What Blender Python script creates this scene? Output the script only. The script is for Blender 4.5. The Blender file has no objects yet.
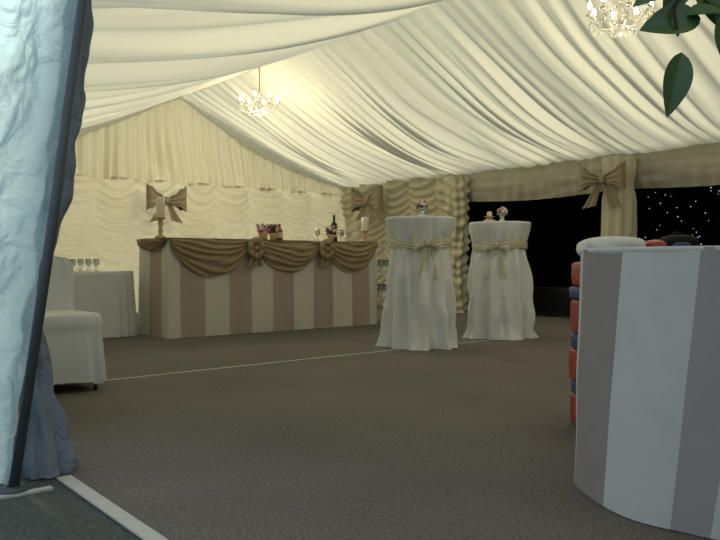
import bpy, math, random
from math import sin, cos, pi, radians, sqrt
from mathutils import Vector, Matrix, noise
random.seed(7)
scene = bpy.context.scene
try:
    scene.view_settings.view_transform = 'Standard'
    scene.view_settings.exposure = 0.0
except Exception:
    pass
def nz(a, b=0.0, c=0.0): return noise.noise(Vector((a, b, c)))

# ------------------------------------------------------------ materials
def nodes(name):
    m = bpy.data.materials.new(name); m.use_nodes = True
    nt = m.node_tree; nt.nodes.clear()
    out = nt.nodes.new('ShaderNodeOutputMaterial')
    return m, nt, out

def mat_cloth(name, c, c2=None, trans=0.0, tcol=None, scale=12.0, bump=0.25, rough=0.9, sheen=0.0, fine=400, crease=0.0):
    m, nt, out = nodes(name)
    N = nt.nodes.new; L = nt.links.new
    tc = N('ShaderNodeTexCoord')
    no = N('ShaderNodeTexNoise'); no.inputs['Scale'].default_value = scale; no.inputs['Detail'].default_value = 5
    L(tc.outputs['Object'], no.inputs['Vector'])
    mix = N('ShaderNodeMix'); mix.data_type = 'RGBA'
    c2 = c2 or tuple(x*0.86 for x in c)
    mix.inputs['A'].default_value = (*c, 1); mix.inputs['B'].default_value = (*c2, 1)
    L(no.outputs['Fac'], mix.inputs['Factor'])
    n2 = N('ShaderNodeTexNoise'); n2.inputs['Scale'].default_value = fine; n2.inputs['Detail'].default_value = 2
    L(tc.outputs['Object'], n2.inputs['Vector'])
    bp = N('ShaderNodeBump'); bp.inputs['Strength'].default_value = bump; bp.inputs['Distance'].default_value = 0.004
    L(n2.outputs['Fac'], bp.inputs['Height'])
    nrm = bp.outputs['Normal']
    if crease > 0:
        n3 = N('ShaderNodeTexNoise'); n3.inputs['Scale'].default_value = 9; n3.inputs['Detail'].default_value = 6; n3.inputs['Distortion'].default_value = 1.2
        L(tc.outputs['Object'], n3.inputs['Vector'])
        b2 = N('ShaderNodeBump'); b2.inputs['Strength'].default_value = crease; b2.inputs['Distance'].default_value = 0.05
        L(n3.outputs['Fac'], b2.inputs['Height']); L(nrm, b2.inputs['Normal']); nrm = b2.outputs['Normal']
    p = N('ShaderNodeBsdfPrincipled'); p.inputs['Roughness'].default_value = rough
    p.inputs['Specular IOR Level'].default_value = 0.2
    p.inputs['Sheen Weight'].default_value = sheen
    L(mix.outputs['Result'], p.inputs['Base Color']); L(nrm, p.inputs['Normal'])
    if trans > 0:
        t = N('ShaderNodeBsdfTranslucent')
        t.inputs['Color'].default_value = (*(tcol or c), 1)
        L(nrm, t.inputs['Normal'])
        ms = N('ShaderNodeMixShader'); ms.inputs[0].default_value = trans
        L(p.outputs[0], ms.inputs[1]); L(t.outputs[0], ms.inputs[2]); L(ms.outputs[0], out.inputs[0])
    else:
        L(p.outputs[0], out.inputs[0])
    return m

def mat_pbr(name, c, rough=0.5, metal=0.0, noise=0.15, scale=20, trans=0.0, coat=0.0):
    m, nt, out = nodes(name)
    N = nt.nodes.new; L = nt.links.new
    tc = N('ShaderNodeTexCoord')
    no = N('ShaderNodeTexNoise'); no.inputs['Scale'].default_value = scale; no.inputs['Detail'].default_value = 4
    L(tc.outputs['Object'], no.inputs['Vector'])
    mix = N('ShaderNodeMix'); mix.data_type = 'RGBA'
    mix.inputs['A'].default_value = (*[min(1, x*(1+noise)) for x in c], 1); mix.inputs['B'].default_value = (*[x*(1-noise) for x in c], 1)
    L(no.outputs['Fac'], mix.inputs['Factor'])
    p = N('ShaderNodeBsdfPrincipled')
    L(mix.outputs['Result'], p.inputs['Base Color'])
    p.inputs['Roughness'].default_value = rough; p.inputs['Metallic'].default_value = metal
    p.inputs['Transmission Weight'].default_value = trans; p.inputs['Coat Weight'].default_value = coat
    L(p.outputs[0], out.inputs[0])
    return m

def mat_emit(name, c, s):
    m, nt, out = nodes(name)
    e = nt.nodes.new('ShaderNodeEmission'); e.inputs[0].default_value = (*c, 1); e.inputs[1].default_value = s
    nt.links.new(e.outputs[0], out.inputs[0]); return m

def mat_carpet(name, c1, c2):
    m, nt, out = nodes(name)
    N = nt.nodes.new; L = nt.links.new
    tc = N('ShaderNodeTexCoord')
    a = N('ShaderNodeTexNoise'); a.inputs['Scale'].default_value = 90; a.inputs['Detail'].default_value = 6
    b = N('ShaderNodeTexNoise'); b.inputs['Scale'].default_value = 1.3; b.inputs['Detail'].default_value = 4
    L(tc.outputs['Object'], a.inputs['Vector']); L(tc.outputs['Object'], b.inputs['Vector'])
    ad = N('ShaderNodeMath'); ad.operation = 'MULTIPLY_ADD'; ad.inputs[1].default_value = 0.35
    L(b.outputs['Fac'], ad.inputs[0]); L(a.outputs['Fac'], ad.inputs[2])
    r = N('ShaderNodeValToRGB'); r.color_ramp.elements[0].position = 0.42; r.color_ramp.elements[1].position = 0.95
    r.color_ramp.elements[0].color = (*c1, 1); r.color_ramp.elements[1].color = (*c2, 1)
    L(ad.outputs[0], r.inputs[0])
    bp = N('ShaderNodeBump'); bp.inputs['Strength'].default_value = 0.5; bp.inputs['Distance'].default_value = 0.006
    L(a.outputs['Fac'], bp.inputs['Height'])
    p = N('ShaderNodeBsdfPrincipled'); p.inputs['Roughness'].default_value = 0.95; p.inputs['Specular IOR Level'].default_value = 0.15
    L(r.outputs[0], p.inputs['Base Color']); L(bp.outputs['Normal'], p.inputs['Normal']); L(p.outputs[0], out.inputs[0])
    return m

M_lining = mat_cloth('cream_roof_lining', (0.75, 0.72, 0.58), trans=0.42, tcol=(0.71, 0.68, 0.50), scale=3)
M_wall = mat_cloth('cream_wall_lining', (0.72, 0.68, 0.52), trans=0.20, tcol=(0.62, 0.57, 0.38), scale=3)
M_white = mat_cloth('white_tablecloth', (0.72, 0.74, 0.77), scale=6)
M_flap = mat_cloth('entrance_sheeting', (0.60, 0.76, 0.80), (0.44, 0.62, 0.68), trans=0.5, tcol=(0.66, 0.88, 0.94), scale=5, bump=0.5, rough=0.5, crease=0.8)
M_curt = mat_cloth('entrance_curtain_cloth', (0.27, 0.31, 0.37), trans=0.15, tcol=(0.4, 0.5, 0.6), scale=5, crease=0.6)
M_beige = mat_cloth('beige_stripe', (0.47, 0.375, 0.325))
M_cream = mat_cloth('cream_stripe', (0.66, 0.63, 0.56))
M_gold = mat_cloth('gold_satin', (0.36, 0.28, 0.17), (0.29, 0.22, 0.13), rough=0.42, bump=0.05)
M_hess = mat_cloth('taupe_bow_cloth', (0.38, 0.31, 0.22), (0.27, 0.22, 0.15), rough=0.6)
M_sash = mat_cloth('organza_sash', (0.76, 0.72, 0.58), trans=0.25, rough=0.6)
M_st1 = mat_cloth('counter_stripe_taupe', (0.315, 0.285, 0.27))
M_st2 = mat_cloth('counter_stripe_white', (0.57, 0.60, 0.60))
M_st3 = mat_cloth('counter_stripe_grey', (0.36, 0.355, 0.36))
M_carpet = mat_carpet('grey_carpet', (0.082, 0.074, 0.068), (0.22, 0.20, 0.185))
M_mat = mat_carpet('outdoor_matting', (0.05, 0.055, 0.05), (0.12, 0.13, 0.125))
M_black = mat_cloth('black_drape', (0.006, 0.006, 0.008))
M_blackf = mat_pbr('black_floor', (0.012, 0.012, 0.014), 0.45)
M_tape = mat_pbr('white_tape', (0.5, 0.5, 0.46), 0.7)
M_pole = mat_pbr('dark_grey_metal', (0.07, 0.085, 0.10), 0.5, 0.4)
M_leg = mat_pbr('dark_leg', (0.03, 0.025, 0.02), 0.5)
M_brass = mat_pbr('brass', (0.55, 0.42, 0.2), 0.3, 0.9)
M_crys = mat_pbr('crystal', (0.85, 0.85, 0.8), 0.08, 0.2, trans=0.5)
M_bulb = mat_emit('bulb_glow', (1.0, 0.84, 0.58), 30)
M_star = mat_emit('star_led', (0.70, 0.82, 1.0), 1.3)
M_wax = mat_pbr('ivory_wax', (0.75, 0.68, 0.52), 0.5)
M_candst = mat_pbr('candle_stand_wood', (0.5, 0.36, 0.22), 0.5)
M_glass = mat_pbr('drinking_glass', (0.8, 0.85, 0.83), 0.05, trans=0.85)
M_bot = mat_pbr('dark_bottle', (0.02, 0.03, 0.015), 0.15)
M_label = mat_pbr('label', (0.6, 0.55, 0.45), 0.6)
M_amber = mat_pbr('amber_drink', (0.25, 0.07, 0.03), 0.2)
M_red = mat_pbr('red_vinyl', (0.32, 0.030, 0.022), 0.5)
M_blue = mat_pbr('blue_vinyl', (0.02, 0.045, 0.17), 0.5)
M_bag = mat_cloth('black_bag', (0.012, 0.012, 0.015))
M_pink = mat_pbr('pink_petals', (0.5, 0.28, 0.32), 0.7)
M_ivory = mat_pbr('ivory_petals', (0.7, 0.66, 0.58), 0.7)
M_green = mat_pbr('leaf_green', (0.03, 0.085, 0.018), 0.35, noise=0.35, coat=0.1)
M_bark = mat_pbr('bark', (0.12, 0.08, 0.05), 0.9)
M_pot = mat_pbr('terracotta', (0.3, 0.13, 0.07), 0.8)
M_soil = mat_pbr('soil', (0.03, 0.02, 0.015), 0.95)

# ------------------------------------------------------------ builder
class B:
    def __init__(s): s.v = []; s.f = []; s.m = []; s.mats = []; s.flat = []
    def mi(s, mat):
        if mat not in s.mats: s.mats.append(mat)
        return s.mats.index(mat)
    def surf(s, nu, nv, fn, mat, closed=False, matfn=None, flat=False):
        base = len(s.v); cols = nu if closed else nu + 1
        for j in range(nv + 1):
            for i in range(cols):
                s.v.append(tuple(fn(i / nu, j / nv)))
        for j in range(nv):
            for i in range(nu):
                i2 = (i + 1) % cols
                s.f.append((base + j*cols + i, base + j*cols + i2, base + (j+1)*cols + i2, base + (j+1)*cols + i))
                s.m.append(s.mi(matfn((i+.5)/nu, (j+.5)/nv) if matfn else mat)); s.flat.append(flat)
    def lathe(s, prof, c, mat, n=20, fold=0, k=8):
        P = prof
        def fn(u, v):
            j = round(v*(len(P)-1)); r, z = P[j]; a = 2*pi*u
            r = r*(1 + fold*sin(k*a))
            return (c[0]+r*cos(a), c[1]+r*sin(a), c[2]+z)
        s.surf(n, len(P)-1, fn, mat, closed=True)
    def ball(s, c, r, mat, sx=1, sy=1, sz=1, n=12):
        prof = [(r*sin(pi*j/8)+1e-5, -r*cos(pi*j/8)) for j in range(9)]
        def fn(u, v):
            j = round(v*8); rr, z = prof[j]; a = 2*pi*u
            return (c[0]+rr*cos(a)*sx, c[1]+rr*sin(a)*sy, c[2]+z*sz)
        s.surf(n, 8, fn, mat, closed=True)
    def tube(s, pts, r, mat, n=8):
        pts = [Vector(p) for p in pts]; N = len(pts)
        rr = r if isinstance(r, (list, tuple)) else [r]*N
        def fn(u, v):
            j = round(v*(N+1)) - 1
            jj = min(max(j, 0), N-1)
            t = (pts[min(jj+1, N-1)] - pts[max(jj-1, 0)]).normalized()
            up = Vector((0, 0, 1)) if abs(t.z) < 0.9 else Vector((1, 0, 0))
            a = t.cross(up).normalized(); b = t.cross(a)
            R = rr[jj] if 0 <= j < N else 1e-5
            return pts[jj] + (a*cos(2*pi*u) + b*sin(2*pi*u))*R
        s.surf(n, N+1, fn, mat, closed=True)
    def box(s, lo, hi, mat, rot=0, c=None):
        b = len(s.v); cx, cy = c or (0, 0)
        for z in (lo[2], hi[2]):
            for (x, y) in ((lo[0], lo[1]), (hi[0], lo[1]), (hi[0], hi[1]), (lo[0], hi[1])):
                s.v.append((cx + x*cos(rot)-y*sin(rot), cy + x*sin(rot)+y*cos(rot), z))
        for q in ((0,3,2,1),(4,5,6,7),(0,1,5,4),(1,2,6,5),(2,3,7,6),(3,0,4,7)):
            s.f.append(tuple(b+i for i in q)); s.m.append(s.mi(mat)); s.flat.append(True)
    def rbox(s, c, h, mat, rot=0, n=5.0, wob=0.0):
        def fn(u, v):
            a = 2*pi*u; b = -pi/2 + pi*v
            def sp(x, e): return math.copysign(abs(x)**e, x)
            e = 2/n
            x = sp(cos(b), e)*sp(cos(a), e); y = sp(cos(b), e)*sp(sin(a), e); z = sp(sin(b), e)
            w = 1 + wob*sin(5*a+3*z)*cos(b)
            x *= h[0]*w; y *= h[1]*w; z *= h[2]
            return (c[0]+x*cos(rot)-y*sin(rot), c[1]+x*sin(rot)+y*cos(rot), c[2]+z)
        s.surf(40, 20, fn, mat, closed=True)
    def obj(s, name, loc=None):
        o0 = Vector(loc) if loc else Vector((0, 0, 0))
        me = bpy.data.meshes.new(name)
        me.from_pydata([tuple(Vector(p)-o0) for p in s.v], [], s.f)
        for m in s.mats: me.materials.append(m)
        for i, p in enumerate(me.polygons):
            p.material_index = s.m[i]; p.use_smooth = not s.flat[i]
        me.update()
        o = bpy.data.objects.new(name, me); o.location = o0
        scene.collection.objects.link(o); return o

def plane(name, x0, x1, y0, y1, z, mat, t=0.02):
    b = B(); b.box((x0, y0, z-t), (x1, y1, z), mat); return b.obj(name)

# ------------------------------------------------------------ room constants
XL, XR, XC = 0.90, 8.72, 5.28
YN, YF = -0.8, 11.0
ZL, ZR, ZC = 1.98, 2.17, 3.45

plane('floor', XL-0.03, XR+0.05, YN, YF+0.1, 0.0, M_carpet)
plane('ground_outside', -6, XL-0.03, -8, 12, -0.004, M_mat)
plane('dance_floor', XR+0.05, 12.2, 0.0, 11.1, 0.0, M_blackf)

# ------------------------------------------------------------ ceiling
def slope_surface(name, x_e, z_e, sag, pl, amp, broad, bw, seed):
    b = B(); ny = 1300; nx = 44
    def fn(u, v):
        y = YN + (YF - YN)*u
        x = x_e + (XC - x_e)*v
        z = z_e + (ZC - z_e)*v
        z -= sag*sin(pi*v)*(0.85 + 0.3*nz(y*0.8, seed))
        env = 0.25 + 0.75*sin(pi*min(max(v, 0), 1))
        yy = y + 0.20*nz(y*0.9, v*1.6, seed) + 0.38*nz(y*0.5, v*0.8, seed+5)
        ph = 2*pi*yy/pl + 3.8*nz(yy*1.2, v*1.0, seed+9)
        a = amp*(0.15 + 1.9*abs(nz(yy*1.3, v*1.0, seed+20)))
        z -= a*(0.5+0.5*cos(ph))**0.8*2*env
        z -= 0.3*a*(0.5+0.5*cos(ph*2.3+1))*env
        z -= broad*env*(0.12+abs(sin(pi*(yy/bw)))**1.0)*(0.75+0.9*nz(yy*0.5, seed+31))
        z -= 0.35*amp*nz(y*7, v*3, seed)*env
        return (x, y, z)
    b.surf(ny, nx, fn, M_lining)
    return b.obj(name)
slope_surface('ceiling_left', XL, ZL, 0.08, 0.40, 0.050, 0.24, 1.3, 3.0)
slope_surface('ceiling_right', XR, ZR, 0.20, 0.21, 0.038, 0.09, 1.05, 11.0)
b = B()
b.tube([(XC, YN + (YF-YN)*i/60, ZC-0.02 + 0.01*sin(i)) for i in range(61)], 0.04, M_lining, n=10)
b.obj('trim_ridge')

# ------------------------------------------------------------ walls
def ztop(x):
    return ZL + (ZC-ZL)*(x-XL)/(XC-XL) if x < XC else ZR + (ZC-ZR)*(XR-x)/(XR-XC)
def ruche(s, z):
    p = 0.66
    sw = s + 0.10*nz(s*1.3, z*0.6)
    k = math.floor(sw/p); u = (sw/p-k)*2-1
    sagc = 0.15*(1-u*u)
    e = z + sagc + 0.06*nz(k*3.1, 2.0) + 0.10*nz(s*1.8, z*1.6, 4)
    a = 0.024 + 0.045*abs(nz(k*1.7, z*2.2, 7))
    d = a*sin(2*pi*e/0.145 + 2.5*nz(k*2.3, z*1.5)) * (1-0.5*u**4) + 0.040*(1-u*u)
    d += 0.04*nz(s*5, z*5, 3)
    if z > 1.55:
        t = (z-1.55)/0.4
        d += 0.10*t*(1-u*u)
    return d
def gable(name, Y, face):
    b = B()
    def up(u, v):
        x = XL + (XR-XL)*u; zt = ztop(x) + 0.02; z0 = 2.02 + 0.018*sin(x*9)
        z0 = min(z0, zt-0.01)
        z = zt + (z0-zt)*v
        ph = 2*pi*x/0.17 + 3.5*nz(x*2.1, z*0.8)
        d = 0.075*(0.4+1.2*abs(nz(x*3, z)))*sin(ph)*(0.5+0.5*v) + 0.12*v
        return (x, Y + face*(0.02+d), z)
    b.surf(900, 14, up, M_wall)
    def lo(u, v):
        x = XL + (XR-XL)*u; z = min(2.05, ztop(x)-0.02)*(1-v)
        return (x, Y + face*(0.0+ruche(x, z)), z)
    b.surf(320, 150, lo, M_wall)
    return b.obj(name)
gable('wall_back', YF, -1)
b = B()
b.surf(60, 2, lambda u, v: (XL+(XR-XL)*u, YN, (ztop(XL+(XR-XL)*u)+0.02)*(1-v)), M_wall)
b.obj('wall_front')
b = B()
b.surf(130, 140, lambda u, v: (XR - ruche(7.95+(YF-7.95)*u, 2.18*(1-v)), 7.95+(YF-7.95)*u, 2.18*(1-v)), M_wall)
b.surf(60, 20, lambda u, v: (XR - 0.03*sin(40*u), YN + 2.6*u, 2.18*(1-v)), M_wall)
b.obj('wall_right')
# pelmet above the openings
b = B()
def pel(u, v):
    y = 1.75 + (7.95-1.75)*u
    z = 2.22 - v*(0.50 + 0.05*abs(sin(pi*(y-5.19)/2.66)))
    f = sin(2*pi*y/0.22+4.0*nz(y*1.6, v))
    return (XR - 0.04 - 0.09*sin(pi*min(v*0.9, 1)) - 0.018*f*(0.3+0.6*v) - 0.03*nz(y*2, v*6), y, z)
b.surf(520, 20, pel, M_lining)
b.obj('trim_pelmet')
# left side wall
b = B()
b.surf(300, 60, lambda u, v: (XL + 0.0 + 0.35*ruche(3.35+(YF-3.35)*u, 2.0*(1-v)), 3.35+(YF-3.35)*u, 2.0*(1-v)), M_wall)
b.surf(10, 2, lambda u, v: (XL, YN + 0.7*u, 2.0*(1-v)), M_wall)
b.obj('wall_left')

# draped columns
def column(name, x, y, r, h, ruff):
    b = B()
    def fn(u, v):
        a = 2*pi*u; z = h*(1-v)
        rr = r*(1 + 0.10*sin(9*a+1.2*sin(3*z)) )
        if ruff: rr += 0.05*nz(cos(a)*2, sin(a)*2, z*6) + 0.022*sin(2*pi*z/0.15 + 2.5*sin(a*2)+3*nz(z*3))
        else: rr *= 1 - 0.18*math.exp(-((z-1.75)/0.12)**2) + 0.1*(1-z/h)
        return (x+rr*cos(a), y+rr*sin(a), z)
    b.surf(72, 90, fn, M_wall, closed=True)
    return b.obj(name, (x, y, 0))
column('draped_column', 8.48, 7.92, 0.17, 2.1, True)
column('draped_column.001', 8.46, 5.13, 0.19, 2.1, False)

# black room
b = B()
def blk(u, v):
    y = 0.2+10.8*u
    return (11.9 - 0.05*sin(2*pi*y/0.35), y, 3.0*(1-v))
b.surf(400, 2, blk, M_black)
b.obj('wall_starcloth')
b = B(); b.surf(20, 2, lambda u, v: (XR+0.25+(12.0-XR-0.25)*u, 10.95, 3.0*(1-v)), M_black); b.obj('wall_dance_back')
b = B(); b.surf(20, 2, lambda u, v: (XR+0.25+(12.0-XR-0.25)*u, 0.25, 3.0*(1-v)), M_black); b.obj('wall_dance_front')
b = B(); b.box((XR+0.1, 0.2, 3.0), (12.05, 11.0, 3.04), M_black); b.obj('ceiling_dance')
b = B(); b.box((XR+0.06, 0.2, 2.2), (XR+0.09, 11.0, 3.0), M_black)
b.box((XR+0.06, 8.0, 0.0), (XR+0.09, 11.0, 2.2), M_black); b.obj('wall_divider')
b = B()
for i in range(190):
    y = random.uniform(1.5, 6.75); z = random.uniform(0.9, 2.9)
    r = random.uniform(0.005, 0.010)
    x = 11.83
    base = len(b.v)
    for p in ((r,0,0),(-r,0,0),(0,r,0),(0,-r,0),(0,0,r),(0,0,-r)): b.v.append((x+p[0], y+p[1], z+p[2]))
    for q in ((0,2,4),(2,1,4),(1,3,4),(3,0,4),(2,0,5),(1,2,5),(3,1,5),(0,3,5)):
        b.f.append(tuple(base+k for k in q)); b.m.append(b.mi(M_star)); b.flat.append(True)
b.obj('fairy_lights')
b = B(); b.box((10.2, 5.6, 0.0), (11.6, 8.6, 0.32), M_blackf); b.box((10.2, 5.6, 0.32), (11.6, 8.6, 0.36), M_leg)
b.obj('low_stage')

# floor lines
b = B()
def strip(b, x0, y0, x1, y1, w, z=0.003):
    d = Vector((x1-x0, y1-y0)); n = Vector((-d.y, d.x)).normalized()*w/2
    k = 24
    b.surf(k, 1, lambda u, v: (x0+d.x*u+n.x*(2*v-1), y0+d.y*u+n.y*(2*v-1)+0.01*sin(5*u), z), M_tape)
strip(b, 1.5, 4.80, 6.2, 4.88, 0.03)
b.obj('trim_floor_seam')
b = B(); b.box((0.845, -0.1, 0.0), (0.895, 2.74, 0.006), M_tape); b.obj('trim_threshold')
b = B(); b.box((-0.1, 2.63, -0.004), (0.80, 2.66, 0.004), M_tape); b.obj('trim_outer_threshold')

# ------------------------------------------------------------ bows
def bow_into(b, c, w, right, out, mat, tails=0.9):
    c = Vector(c); R = Vector(right).normalized(); O = Vector(out).normalized(); U = Vector((0, 0, 1))
    for sd in (-1, 1):
        def fn(u, v, sd=sd):
            s_ = sin(pi*u)
            x = sd*w*(0.50*s_**0.75)
            dpt = w*(0.13*sin(2*pi*u) + 0.10)
            hh = w*(0.06 + 0.24*s_)
            t = 2*v-1
            z = hh*t + 0.07*w*s_ + 0.02*w*sin(9*u*pi)*t
            dpt += 0.025*w*sin(t*9)*(1.2-s_)
            return c + R*x + O*dpt + U*z
        b.surf(28, 16, fn, mat)
        def tf(u, v, sd=sd):
            L = tails*w
            x = sd*w*(0.03 + 0.26*v) + (u-0.5)*w*(0.08+0.22*v)
            return c + R*x + O*(w*(0.08 + 0.02*sin(u*12))) + U*(-L*v - 0.06*w*(u-0.5)*sd*v)
        b.surf(12, 10, tf, mat)
    def kf(u, v):
        a = 2*pi*u; q = pi*v
        return c + R*(0.075*w*sin(q)*cos(a)*(1+.1*sin(6*a))) + O*(w*0.12 + 0.075*w*sin(q)*sin(a)) + U*(0.11*w*cos(q))
    b.surf(16, 8, kf, mat, closed=True)

b = B(); bow_into(b, (0, 0, 0), 0.64, (1, 0, 0), (0, -1, 0), M_hess, 0.50); b.obj('fabric_bow').location = (4.95, 10.74, 1.72)
b = B(); bow_into(b, (0, 0, 0), 0.70, (0.1, -1, 0), (-1, -0.1, 0), M_hess, 0.45); b.obj('fabric_bow.001').location = (8.42, 9.95, 1.84)
b = B(); bow_into(b, (0, 0, 0), 0.56, (0.3, -1, 0), (-1, -0.3, 0), M_hess, 0.6); b.obj('fabric_bow.002').location = (8.20, 5.19, 1.80)

# ------------------------------------------------------------ bar
bx0, bx1, by0, by1, bh = 3.27, 6.05, 7.02, 7.74, 1.02
b = B()
per = [(bx0, by1), (bx0, by0), (bx1, by0), (bx1, by1)]
Ls = [by1-by0, bx1-bx0, by1-by0]; tot = sum(Ls)
def barpt(s):
    d = s*tot
    for i in range(3):
        if d <= Ls[i] or i == 2:
            t = min(1, d/Ls[i]); p, q = per[i], per[i+1]
            n = [(-1, 0), (0, -1), (1, 0)][i]
            return (p[0]+(q[0]-p[0])*t, p[1]+(q[1]-p[1])*t, n)
        d -= Ls[i]
def cl(u, v):
    x, y, n = barpt(u); s = u*tot
    o = (0.010*sin(2*pi*s/0.33) + 0.006*sin(s*31))*v + 0.02*v
    return (x+n[0]*o, y+n[1]*o, bh*(1-v)+0.003)
nst = 15
b.surf(nst*20, 10, cl, M_cream, matfn=lambda u, v: (M_beige if int(u*nst) % 2 == 1 else M_cream))
b.box((bx0, by0, bh-0.03), (bx1, by1, bh), M_cream)
def swag(b, x0, x1, y, zt, drop, mat, dirv=(1, 0), nrm=(0, -1)):
    def fn(u, v):
        c = (4*u*(1-u))**0.75
        z = zt - v*(drop*c + 0.035)
        o = 0.025 + 0.035*sin(pi*v)*c + 0.009*sin(v*2*pi*5.0 + 2.2*sin(u*5)+5*nz(u*2, v*2, x0))*(0.3+c) + 0.02*nz(u*5, v*8, x0)
        d = (x1-x0)*u
        return (x0*abs(dirv[0]) + y[0] + dirv[0]*d + nrm[0]*o, y[1] + dirv[1]*d + nrm[1]*o, z)
    b.surf(40, 60, fn, mat)
for (a, c, dr) in ((3.27, 4.24, 0.37), (4.26, 5.20, 0.33), (5.22, 6.05, 0.34)):
    swag(b, a, c, (0, by0), bh+0.008, dr, M_gold)
swag(b, 0, 0.72, (bx0, by0), bh+0.008, 0.10, M_gold, dirv=(0, 1), nrm=(-1, 0))
b.surf(60, 3, lambda u, v: (bx0-0.02+(bx1-bx0+0.02)*u, by0-0.03+(by1-by0+0.03)*v, bh+0.008), M_gold)
for kx in (4.25, 5.21):
    def rs(u, v, kx=kx):
        a = 2*pi*u; q = 2*pi*v
        R_ = 0.070 + 0.035*cos(q)
        return (kx + R_*cos(a), by0-0.09-0.035*sin(q)-0.01*sin(7*a), bh-0.09 + 1.2*R_*sin(a))
    b.surf(32, 10, rs, M_gold, closed=True)
    b.ball((kx, by0-0.09, bh-0.09), 0.04, M_gold)
    b.surf(10, 12, lambda u, v, kx=kx: (kx + (u-0.5)*(0.06+0.12*v), by0-0.07-0.02*sin(u*14), bh-0.14-0.15*v), M_gold)
b.obj('striped_bar_counter')
BT = bh + 0.012

# ------------------------------------------------------------ table items
def candle(name, x, y, z, hs, hc, r=0.035):
    b = B()
    b.lathe([(0.001, 0), (0.065, 0), (0.06, 0.02), (0.02, 0.04), (0.03, hs*0.35), (0.018, hs*0.5), (0.03, hs*0.7), (0.02, hs*0.85), (0.055, hs*0.95), (0.058, hs), (0.001, hs)], (x, y, z), M_candst)
    b.lathe([(r, hs), (r*1.02, hs+hc*0.5), (r, hs+hc-0.005), (r*0.7, hs+hc), (0.001, hs+hc-0.008)], (x, y, z), M_wax)
    b.tube([(x, y, z+hs+hc-0.01), (x+0.002, y, z+hs+hc+0.015)], 0.002, M_leg, 6)
    return b.obj(name, (x, y, z))
candle('candle_on_stand', 3.36, 7.40, BT, 0.22, 0.22, 0.045)
candle('candle_on_stand.001', 5.97, 7.14, BT, 0.14, 0.17, 0.045)
def bottle(name, x, y, z, h, mat, r=0.038):
    b = B()
    b.lathe([(0.001, 0), (r, 0), (r, h*0.6), (r*0.8, h*0.68), (r*0.35, h*0.76), (r*0.33, h*0.96), (r*0.4, h*0.97), (r*0.4, h), (0.001, h)], (x, y, z), mat)
    b.lathe([(r*1.02, h*0.18), (r*1.02, h*0.5)], (x, y, z), M_label)
    return b.obj(name, (x, y, z))
bottle('wine_bottle', 5.60, 7.30, BT, 0.33, M_bot, 0.042)
bottle('wine_bottle.001', 4.86, 7.4, BT, 0.20, M_amber)
def glass(b, x, y, z, s=1.0, mat=None):
    b.lathe([(0.001, 0), (0.032*s, 0.002), (0.03*s, 0.006), (0.005*s, 0.012), (0.005*s, 0.07*s), (0.025*s, 0.09*s), (0.036*s, 0.12*s), (0.032*s, 0.17*s), (0.030*s, 0.168*s), (0.033*s, 0.12*s), (0.001, 0.085*s)], (x, y, z), mat or M_glass, n=14)
b = B()
for i, (gx, gy) in enumerate(((5.42, 7.4), (5.74, 7.35), (5.82, 7.42))):
    glass(b, gx, gy, BT, 0.9)
b.obj('wine_glasses')
def posy_pot(name, x, y, z, r, cols_):
    b = B()
    b.lathe([(0.001, 0), (r*0.7, 0), (r, 0.08), (r*0.9, 0.085), (0.001, 0.08)], (x, y, z), M_candst)
    for i in range(34):
        a = random.uniform(0, 2*pi); q = r*1.1*sqrt(random.random())
        b.ball((x+q*cos(a), y+q*sin(a), z+0.10+random.uniform(-0.01, 0.08)), 0.018, random.choice(cols_), n=8)
    for i in range(10):
        a = random.uniform(0, 2*pi); q = r*1.3
        b.tube([(x, y, z+0.08), (x+q*cos(a)*0.6, y+q*sin(a)*.6, z+0.14), (x+q*cos(a), y+q*sin(a), z+0.17)], [0.004, 0.006, 0.002], M_green, 5)
    return b.obj(name, (x, y, z))
posy_pot('flower_posy', 4.54, 7.25, BT, 0.06, [M_pink, M_ivory, M_red])
posy_pot('flower_posy.001', 4.74, 7.35, BT, 0.05, [M_pink, M_amber, M_bot])
posy_pot('flower_posy.002', 5.46, 7.18, BT, 0.05, [M_amber, M_bot, M_ivory])

# small shelf of glasses at the bar's right end
b = B()
sx, sy = 6.32, 7.35
for z in (0.30, 0.62, 0.98): b.box((sx-0.16, sy-0.2, z), (sx+0.16, sy+0.2, z+0.02), M_white)
for dx in (-0.15, 0.15):
    for dy in (-0.19, 0.19): b.tube([(sx+dx, sy+dy, 0), (sx+dx, sy+dy, 1.0)], 0.012, M_white)
for z in (0.32, 0.64):
    for dx in (-0.08, 0.0, 0.08):
        for dy in (-0.12, 0.0, 0.12): glass(b, sx+dx, sy+dy, z, 1.0)
b.obj('glassware_shelf')

# ------------------------------------------------------------ white side table
b = B()
tx0, tx1, ty0, ty1, th = 1.7, 3.14, 7.50, 8.2, 0.68
cx, cy, hx, hy = (tx0+tx1)/2, (ty0+ty1)/2, (tx1-tx0)/2, (ty1-ty0)/2
def tc_(u, v):
    a = 2*pi*u
    def sp(x, e): return math.copysign(abs(x)**e, x)
    if v < 0.25:
        k = v/0.25; z = th; o = 0
    else:
        k = 1; q = (v-0.25)/0.75; z = th*(1-q)+0.004; o = q*(0.02+0.018*sin(26*a))
    x = sp(cos(a), 0.22)*hx*k; y = sp(sin(a), 0.22)*hy*k
    return (cx+x*(1+o/hx), cy+y*(1+o/hy), z)
b.surf(240, 24, tc_, M_white, closed=True)
b.obj('white_clothed_table')
b = B()
for i in range(5):
    for j in range(2):
        glass(b, 2.45+i*0.08+0.02*j, 7.64+j*0.1, th+0.003, 0.75)
b.obj('champagne_glasses')

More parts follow.
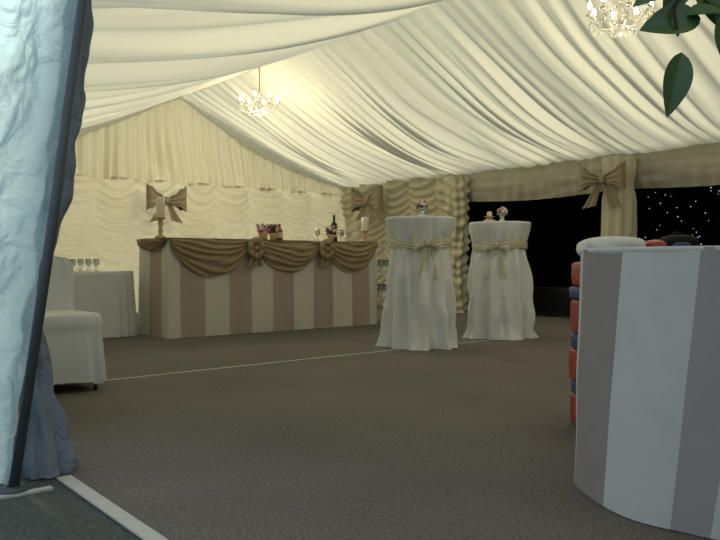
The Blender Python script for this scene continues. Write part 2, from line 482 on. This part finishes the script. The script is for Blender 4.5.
# ------------------------------------------------------------ chair with cover
def covered_chair(name, x, y, rot):
    b = B()
    def P(lx, ly, z): return (x+lx*cos(rot)-ly*sin(rot), y+lx*sin(rot)+ly*cos(rot), z)
    def sp(v_, e): return math.copysign(abs(v_)**e, v_)
    def seat(u, v):
        a = 2*pi*u
        if v < 0.3:
            k = v/0.3; z = 0.475 - 0.012*k**4; o = 0; h = 0.24*k
        else:
            q = (v-0.3)/0.7; z = 0.463 - q*0.41 + 0.012*sin(7*a)*q; h = 0.24 + 0.008*math.sin(pi*min(1,q*4)) + q*(0.012+0.020*sin(13*a+1+2*nz(a, q)))
        return P(sp(cos(a), 0.28)*h, sp(sin(a), 0.28)*h, z)
    b.surf(160, 30, seat, M_white, closed=True)
    def back(u, v):
        a = 2*pi*u
        z = 0.80 - 0.36*v if v > 0.12 else 0.80 + 0.02*(1-v/0.12)
        k = 1 if v > 0.12 else max(0.001, v/0.12)**0.5
        return P(sp(cos(a), 0.3)*0.205*k, 0.215+0.03*(0.84-z)*-1 + sp(sin(a), 0.5)*(0.028*k+0.004*sin(10*a)), z)
    b.surf(60, 24, back, M_white, closed=True)
    for lx in (-0.2, 0.2):
        for ly in (-0.2, 0.2): b.tube([P(lx, ly, 0.0), P(lx*0.97, ly*0.97, 0.45)], 0.013, M_leg)
    return b.obj(name, (x, y, 0))
covered_chair('covered_chair', 1.42, 4.70, 0)

# ------------------------------------------------------------ poseur tables
def poseur(name, x, y, seed, bowdir):
    b = B(); H = 1.19
    rnd = random.Random(seed); phs = [rnd.uniform(0, 6.28) for _ in range(6)]
    def fn(u, v):
        a = 2*pi*u
        if v < 0.08:
            k = v/0.08; return (x+0.315*k*cos(a), y+0.315*k*sin(a), H)
        q = (v-0.08)/0.92; z = H*(1-q)+0.003
        if q < 0.22:
            t = q/0.22; r = 0.322 - 0.072*(t**1.3)
        else:
            t = (q-0.22)/0.78; r = 0.250 + 0.070*sin(t*pi/2)**0.7
        cx_, sx_ = cos(a), sin(a)
        w_ = 2.4*nz(cx_*1.2+phs[0], sx_*1.2, q*1.5)
        f = 0.5*sin(8*a+phs[0]+w_) + 0.4*sin(13*a+phs[1]-w_*1.5) + 0.2*sin(22*a+phs[2]+2*w_)
        amp = 0.006 + 0.036*min(1, q*2.2)*(0.7+0.6*q)
        r += amp*f + 0.015*nz(cx_*3, sx_*3, q*7+seed)
        if q > 0.86: r += 0.04*((q-0.86)/0.14)**2*(1+sin(5*a+phs[3]))*0.7
        return (x+r*cos(a), y+r*sin(a), z)
    b.surf(220, 90, fn, M_white, closed=True)
    def sh(u, v):
        a = 2*pi*u
        r = 0.274 + 0.010*sin(pi*v) + 0.006*sin(v*20+3*sin(a*3))
        return (x+r*cos(a), y+r*sin(a), 0.985-0.08*v + 0.015*sin(a*2+phs[4]))
    b.surf(90, 14, sh, M_sash, closed=True)
    D = Vector((bowdir[0], bowdir[1], 0)).normalized(); Rr = Vector((-D.y, D.x, 0))
    bow_into(b, Vector((x, y, 0.945))+D*0.27, 0.26, Rr, D, M_sash, 1.2)
    return b.obj(name, (x, y, 0))
poseur('poseur_table', 4.80, 4.94, 1, (-0.50, -0.80))
poseur('poseur_table.001', 6.02, 5.02, 5, (-0.8, -0.55))
def posy(name, x, y, z, s=1.0):
    b = B()
    b.lathe([(0.001, 0), (0.045*s, 0), (0.03*s, 0.02*s), (0.018*s, 0.05*s), (0.035*s, 0.08*s), (0.05*s, 0.10*s), (0.046*s, 0.10*s), (0.001, 0.085*s)], (x, y, z), M_glass)
    for i in range(34):
        a = random.uniform(0, 2*pi); q = random.uniform(0, 1)
        r = 0.055*s*sqrt(q)
        b.ball((x+r*cos(a), y+r*sin(a), z+0.115*s+0.035*s*(1-q)+random.uniform(-.01, .01)), 0.018*s, random.choice([M_pink, M_ivory, M_pink]), n=8)
    for i in range(8):
        a = i*pi/4
        b.surf(2, 4, lambda u, v, a=a: (x+(0.04+0.04*v)*s*cos(a)+(u-.5)*0.03*sin(pi*v)*-sin(a), y+(0.04+0.04*v)*s*sin(a)+(u-.5)*0.03*sin(pi*v)*cos(a), z+s*(0.11-0.03*v)), M_green)
    return b.obj(name, (x, y, z))
posy('flower_vase', 4.80, 4.92, 1.193, 0.95)
posy('flower_vase.001', 6.06, 5.02, 1.193, 0.95)
candle('tealight_holder', 5.93, 5.08, 1.193, 0.06, 0.05, 0.025)

# ------------------------------------------------------------ curved striped counter
b = B(); cx, cy, cr, ch = 2.55, 1.13, 0.486, 0.82
ang0 = math.atan2(-cy, -cx)
top = [180, 152, 123, 94, 66, 37.6, 8.8, -8, -36, -65, -94, -123, -152, -180]
bot = [180, 156, 130, 102, 75, 46.3, 18, 5.5, -28, -60, -90, -121, -152, -180]
cols = [M_st2, M_st1, M_st2, M_st2, M_st1, M_st2, M_st3, M_st2, M_st2, M_st1, M_st2, M_st1, M_st2]
nst = 13
def cc(u, v):
    s = u*nst; k = min(int(s), nst-1); t = s-k
    A = top[k]+(top[k+1]-top[k])*t; Bq = bot[k]+(bot[k+1]-bot[k])*t
    a = ang0 - radians(A+(Bq-A)*v)
    r = cr*(1+0.028*v) + 0.006*sin(a*9)*v + 0.006*nz(a*3, v*3)
    return (cx+r*cos(a), cy+r*sin(a), ch*(1-v)+0.003)
b.surf(nst*12, 24, cc, M_st1, matfn=lambda u, v: cols[min(int(u*nst), nst-1)])
b.lathe([(0.001, ch-0.02), (cr-0.004, ch-0.02), (cr+0.003, ch-0.005), (cr+0.003, ch+0.003), (cr-0.004, ch+0.006), (0.001, ch+0.006)], (cx, cy, 0), M_st2, n=72)
b.obj('curved_striped_counter')

# stack of soft play blocks behind it
RA = radians(-39.5)
b = B()
ox, oy = 3.180, 1.835
hts = [(M_red, 0.075), (M_blue, 0.030), (M_red, 0.080), (M_blue, 0.036), (M_red, 0.085), (M_blue, 0.030), (M_red, 0.060)]
z = 0.002
for i, (m_, h) in enumerate(hts):
    off = 0.006*sin(i*2.3)
    b.rbox((ox+off*cos(RA), oy+off*sin(RA), z+h), (0.27, 0.17, h), m_, rot=RA, n=13, wob=0.006)
    z += 2*h-0.002
ztopb = z+0.004
b.obj('soft_play_blocks')
def along(t, f=0.0):
    return (ox + t*cos(RA) - f*sin(RA), oy + t*sin(RA) + f*cos(RA))
b = B()
p = along(-0.115); b.rbox((p[0], p[1], ztopb+0.058), (0.145, 0.13, 0.056), M_white, rot=RA, n=3.0, wob=0.07)
b.obj('folded_cloth')
b = B()
p = along(0.072, -0.02); b.rbox((p[0], p[1], ztopb+0.050), (0.036, 0.10, 0.048), M_red, rot=RA, n=3, wob=0.04)
b.obj('red_cushion')
b = B()
p = along(0.190); b.rbox((p[0], p[1], ztopb+0.062), (0.075, 0.11, 0.060), M_bag, rot=RA, n=3.2, wob=0.05)
p = along(0.160, -0.115); b.rbox((p[0], p[1], ztopb+0.045), (0.045, 0.02, 0.040), M_blue, rot=RA, n=3, wob=0.05)
q0, q1 = along(0.15), along(0.22)
b.tube([(q0[0]+(q1[0]-q0[0])*i/8, q0[1]+(q1[1]-q0[1])*i/8, ztopb+0.112+0.02*sin(pi*i/8)) for i in range(9)], 0.006, M_bag)
b.obj('small_black_bag')

# ------------------------------------------------------------ entrance flap, pole, curtain
root = bpy.data.objects.new('entrance_curtain', None); scene.collection.objects.link(root)
b = B()
def flap(u, v):
    z = 2.08*(1-v)-0.0
    f = z/1.70
    x0 = 0.68 + 0.22*f; y0 = 2.73 - 0.10*f
    d = 1.25*u
    w = 0.030*sin(9*u*pi+1.5*z+3*nz(u*3, z*2)) + 0.035*nz(u*8, z*3) + 0.022*nz(u*22, z*8, 3) + 0.008*nz(u*45, z*24, 8)
    return (x0 - 0.772*d + w*0.636, y0 + 0.636*d + w*0.772 + 0.02, max(z, 0.0))
b.surf(180, 210, flap, M_flap)
o = b.obj('translucent_flap'); o.parent = root
b = B()
keys = [(0.0, 0.845, 2.84, 0.080), (0.12, 0.835, 2.84, 0.074), (0.35, 0.80, 2.84, 0.050), (0.62, 0.785, 2.83, 0.030), (0.85, 0.82, 2.80, 0.036), (1.08, 0.865, 2.77, 0.046), (1.4, 0.895, 2.75, 0.044), (1.7, 0.92, 2.74, 0.042), (2.08, 0.94, 2.73, 0.05)]
def interp(z):
    for i in range(len(keys)-1):
        if keys[i][0] <= z <= keys[i+1][0]:
            t = (z-keys[i][0])/(keys[i+1][0]-keys[i][0]); t = t*t*(3-2*t)
            return [keys[i][k]+(keys[i+1][k]-keys[i][k])*t for k in (1, 2, 3)]
    return keys[-1][1:]
def cur(u, v):
    z = 2.08*(1-v); a = 2*pi*u; x, y, r = interp(min(max(z, 0), 2.08))
    rr = r*(1 + 0.16*sin(7*a+2.5*z+sin(4*z)) + 0.08*sin(13*a-3*z)) + 0.022*nz(z*9, cos(a)*1.5, sin(a)*1.5)
    return (x+rr*cos(a)*1.1, y+rr*sin(a)*0.9, z+0.002)
b.surf(110, 180, cur, M_curt, closed=True)
o = b.obj('gathered_drape'); o.parent = root
b = B()
b.tube([(0.685, 2.685, 0.0), (0.795, 2.637, 0.85), (0.945, 2.59, 2.05)], 0.018, M_pole, 12)
b.lathe([(0.001, 0), (0.05, 0), (0.05, 0.012), (0.02, 0.02)], (0.685, 2.685, 0.0), M_pole)
b.obj('door_pole')

# ------------------------------------------------------------ chandeliers
def chandelier(name, x, y, z, w, ztop_):
    b = B(); R_ = w/2
    b.lathe([(0.001, -0.13), (0.02, -0.12), (0.035, -0.09), (0.015, -0.05), (0.03, -0.01), (0.045, 0.02), (0.02, 0.06), (0.012, 0.14), (0.028, 0.17), (0.001, 0.20)], (x, y, z), M_crys, n=14)
    b.tube([(x, y, z+0.19), (x, y, ztop_)], 0.006, M_brass, 6)
    k = int((ztop_-z-0.2)/0.035)
    for i in range(k):
        zz = z+0.21+i*0.035; pts = []
        for j in range(9):
            a = 2*pi*j/8
            pts.append((x+0.010*cos(a)*(i % 2), y+0.010*cos(a)*((i+1) % 2), zz+0.02*sin(a)))
        b.tube(pts, 0.0025, M_brass, 5)
    n = 8
    for i in range(n):
        a = 2*pi*i/n; ca, sa = cos(a), sin(a)
        pts = []
        for j in range(11):
            t = j/10
            r = R_*0.9*t; zz = -0.02 - 0.075*sin(pi*t) + 0.05*t
            pts.append((x+r*ca, y+r*sa, z+zz))
        b.tube(pts, 0.006, M_crys, 6)
        ex, ey, ez = pts[-1]
        b.lathe([(0.001, 0), (0.032, 0.008), (0.034, 0.014), (0.008, 0.014)], (ex, ey, ez), M_crys, n=10)
        b.lathe([(0.009, 0.012), (0.009, 0.06)], (ex, ey, ez), M_wax, n=8)
        b.lathe([(0.001, 0.055), (0.016, 0.07), (0.018, 0.085), (0.008, 0.108), (0.001, 0.122)], (ex, ey, ez), M_bulb, n=8)
        def drop(px, py, pz, s_=0.014):
            b.lathe([(0.0005, -s_*2), (s_*0.7, -s_*0.8), (0.0005, s_)], (px, py, pz), M_crys, n=6)
        for q in range(3): drop(ex, ey, ez-0.02-0.032*q, 0.011)
        for q in range(1, 6):
            a2 = 2*pi*(i+q/6)/n; r = R_*0.9
            drop(x+r*cos(a2), y+r*sin(a2), ez-0.02-0.05*sin(pi*q/6), 0.010)
        for q in range(1, 7):
            t = q/7; drop(x+R_*0.9*t*ca, y+R_*0.9*t*sa, z+0.15*(1-t)**1.4-0.02+0.02, 0.010)
    for i in range(12):
        a = 2*pi*i/12; b.lathe([(0.0005, -0.03), (0.01, -0.01), (0.0005, 0.012)], (x+0.08*cos(a), y+0.08*sin(a), z-0.09), M_crys, n=6)
    o = b.obj(name, (x, y, z))
    return o
def lamp(name, loc, e, r, col):
    l = bpy.data.lights.new(name, 'POINT'); l.energy = e; l.shadow_soft_size = r; l.color = col
    o = bpy.data.objects.new(name, l); o.location = loc; scene.collection.objects.link(o); return o
chandelier('chandelier', XC, 8.52, 2.86, 0.58, 3.40)
chandelier('chandelier.001', XC, 3.195, 2.68, 0.52, 3.40)
lamp('chandelier_light', (XC, 8.52, 2.50), 56, 0.25, (1.0, 0.86, 0.60))
lamp('chandelier_light.001', (XC, 3.195, 2.38), 18, 0.25, (1.0, 0.84, 0.58))

# ------------------------------------------------------------ potted ficus
b = B()
px, py = 1.33, 0.45
b.lathe([(0.001, 0), (0.10, 0), (0.14, 0.22), (0.155, 0.22), (0.155, 0.26), (0.135, 0.26), (0.13, 0.235), (0.001, 0.235)], (px, py, 0.002), M_pot, n=28)
b.lathe([(0.001, 0.242), (0.132, 0.238)], (px, py, 0.002), M_soil, n=28)
b.tube([(px, py, 0.2), (px+0.02, py-0.01, 0.6), (px-0.01, py+0.01, 1.0), (px, py, 1.3), (px+0.01, py-0.02, 1.65)], [0.022, 0.018, 0.015, 0.012, 0.006], M_bark)
def leaf(base, dirv, L, W, nrm=None):
    p = Vector(base); d = Vector(dirv).normalized()
    n0 = Vector(nrm).normalized() if nrm else Vector((random.uniform(-1, 1), random.uniform(-1, 1), random.uniform(.2, 1))).normalized()
    s_ = d.cross(n0).normalized(); n_ = s_.cross(d).normalized()
    def fn(u, v):
        t = 2*u-1; w = W*(sin(pi*v**0.85))**0.8*(1-0.25*v) if 0 < v < 1 else 0.0008
        return p + d*(L*v) + s_*(w*t*0.5) + n_*(0.18*w*abs(t) - 0.18*L*v*v*0.5)
    b.surf(6, 12, fn, M_green)
br = [(px, py, 1.28), (1.20, 0.47, 1.27), (1.08, 0.49, 1.23), (0.99, 0.50, 1.17), (0.965, 0.505, 1.12), (0.968, 0.50, 1.085)]
b.tube(br, [0.008, 0.007, 0.005, 0.004, 0.003, 0.002], M_bark, 6)
leaf((0.972, 0.497, 1.063), (-0.14, 0.12, -1), 0.088, 0.044, (-0.6, -0.75, 0))
leaf((1.00, 0.485, 1.112), (-0.75, 0.62, -0.15), 0.082, 0.056, (-0.6, -0.7, 0.35))
leaf((0.985, 0.495, 1.115), (0.77, -0.64, 0.12), 0.06, 0.045, (-0.4, -0.5, 0.8))
leaf((0.965, 0.505, 1.155), (-0.70, 0.60, -0.45), 0.060, 0.035, (-0.5, -0.6, 0.5))
leaf((1.02, 0.46, 1.12), (0.1, -0.05, -1), 0.08, 0.050, (-0.6, -0.75, 0.1))
leaf((1.03, 0.50, 1.16), (0.6, -0.6, -0.5), 0.08, 0.05, (-0.6, -0.6, 0.4))
leaf((0.99, 0.50, 1.17), (-0.3, 0.3, -0.8), 0.06, 0.04, (-0.6, -0.7, 0.3))
leaf((1.02, 0.50, 1.17), (0.3, -0.3, -0.8), 0.07, 0.045, (-0.6, -0.7, 0.3))
for k in range(9):
    a = k*0.7*2; zz = 1.3+0.035*k
    e = Vector((px+0.26*cos(a), py+0.26*sin(a), zz+0.16))
    s0 = Vector((px, py, zz))
    b.tube([s0, (s0+e)/2+Vector((0, 0, 0.03)), e], [0.006, 0.004, 0.002], M_bark, 6)
    for q in range(13):
        t = random.uniform(0.3, 1.0); p = s0+(e-s0)*t
        leaf(p, (random.uniform(-1, 1), random.uniform(-1, 1), random.uniform(-0.6, 0.6)), random.uniform(0.06, 0.09), 0.04)
b.obj('potted_ficus_tree')

# ------------------------------------------------------------ light
w = bpy.data.worlds.new('overcast_sky'); scene.world = w; w.use_nodes = True
nt = w.node_tree; bg = nt.nodes['Background']
bg.inputs[0].default_value = (0.74, 0.87, 0.98, 1); bg.inputs[1].default_value = 0.80
s = bpy.data.lights.new('sun', 'SUN'); s.energy = 6.0; s.angle = radians(14); s.color = (1, 0.95, 0.82)
so = bpy.data.objects.new('sun', s)
so.rotation_euler = Vector((0.12, 0.88, 0.46)).to_track_quat('Z', 'Y').to_euler()
so.location = (6, 8, 10); scene.collection.objects.link(so)

cam = bpy.data.cameras.new('camera'); cam.sensor_width = 36; cam.lens = 37.0; cam.clip_start = 0.05
co = bpy.data.objects.new('camera', cam); co.location = (0, 0, 0.78)
co.rotation_euler = (radians(90-0.62), 0, radians(-39.5)); scene.collection.objects.link(co)
scene.camera = co
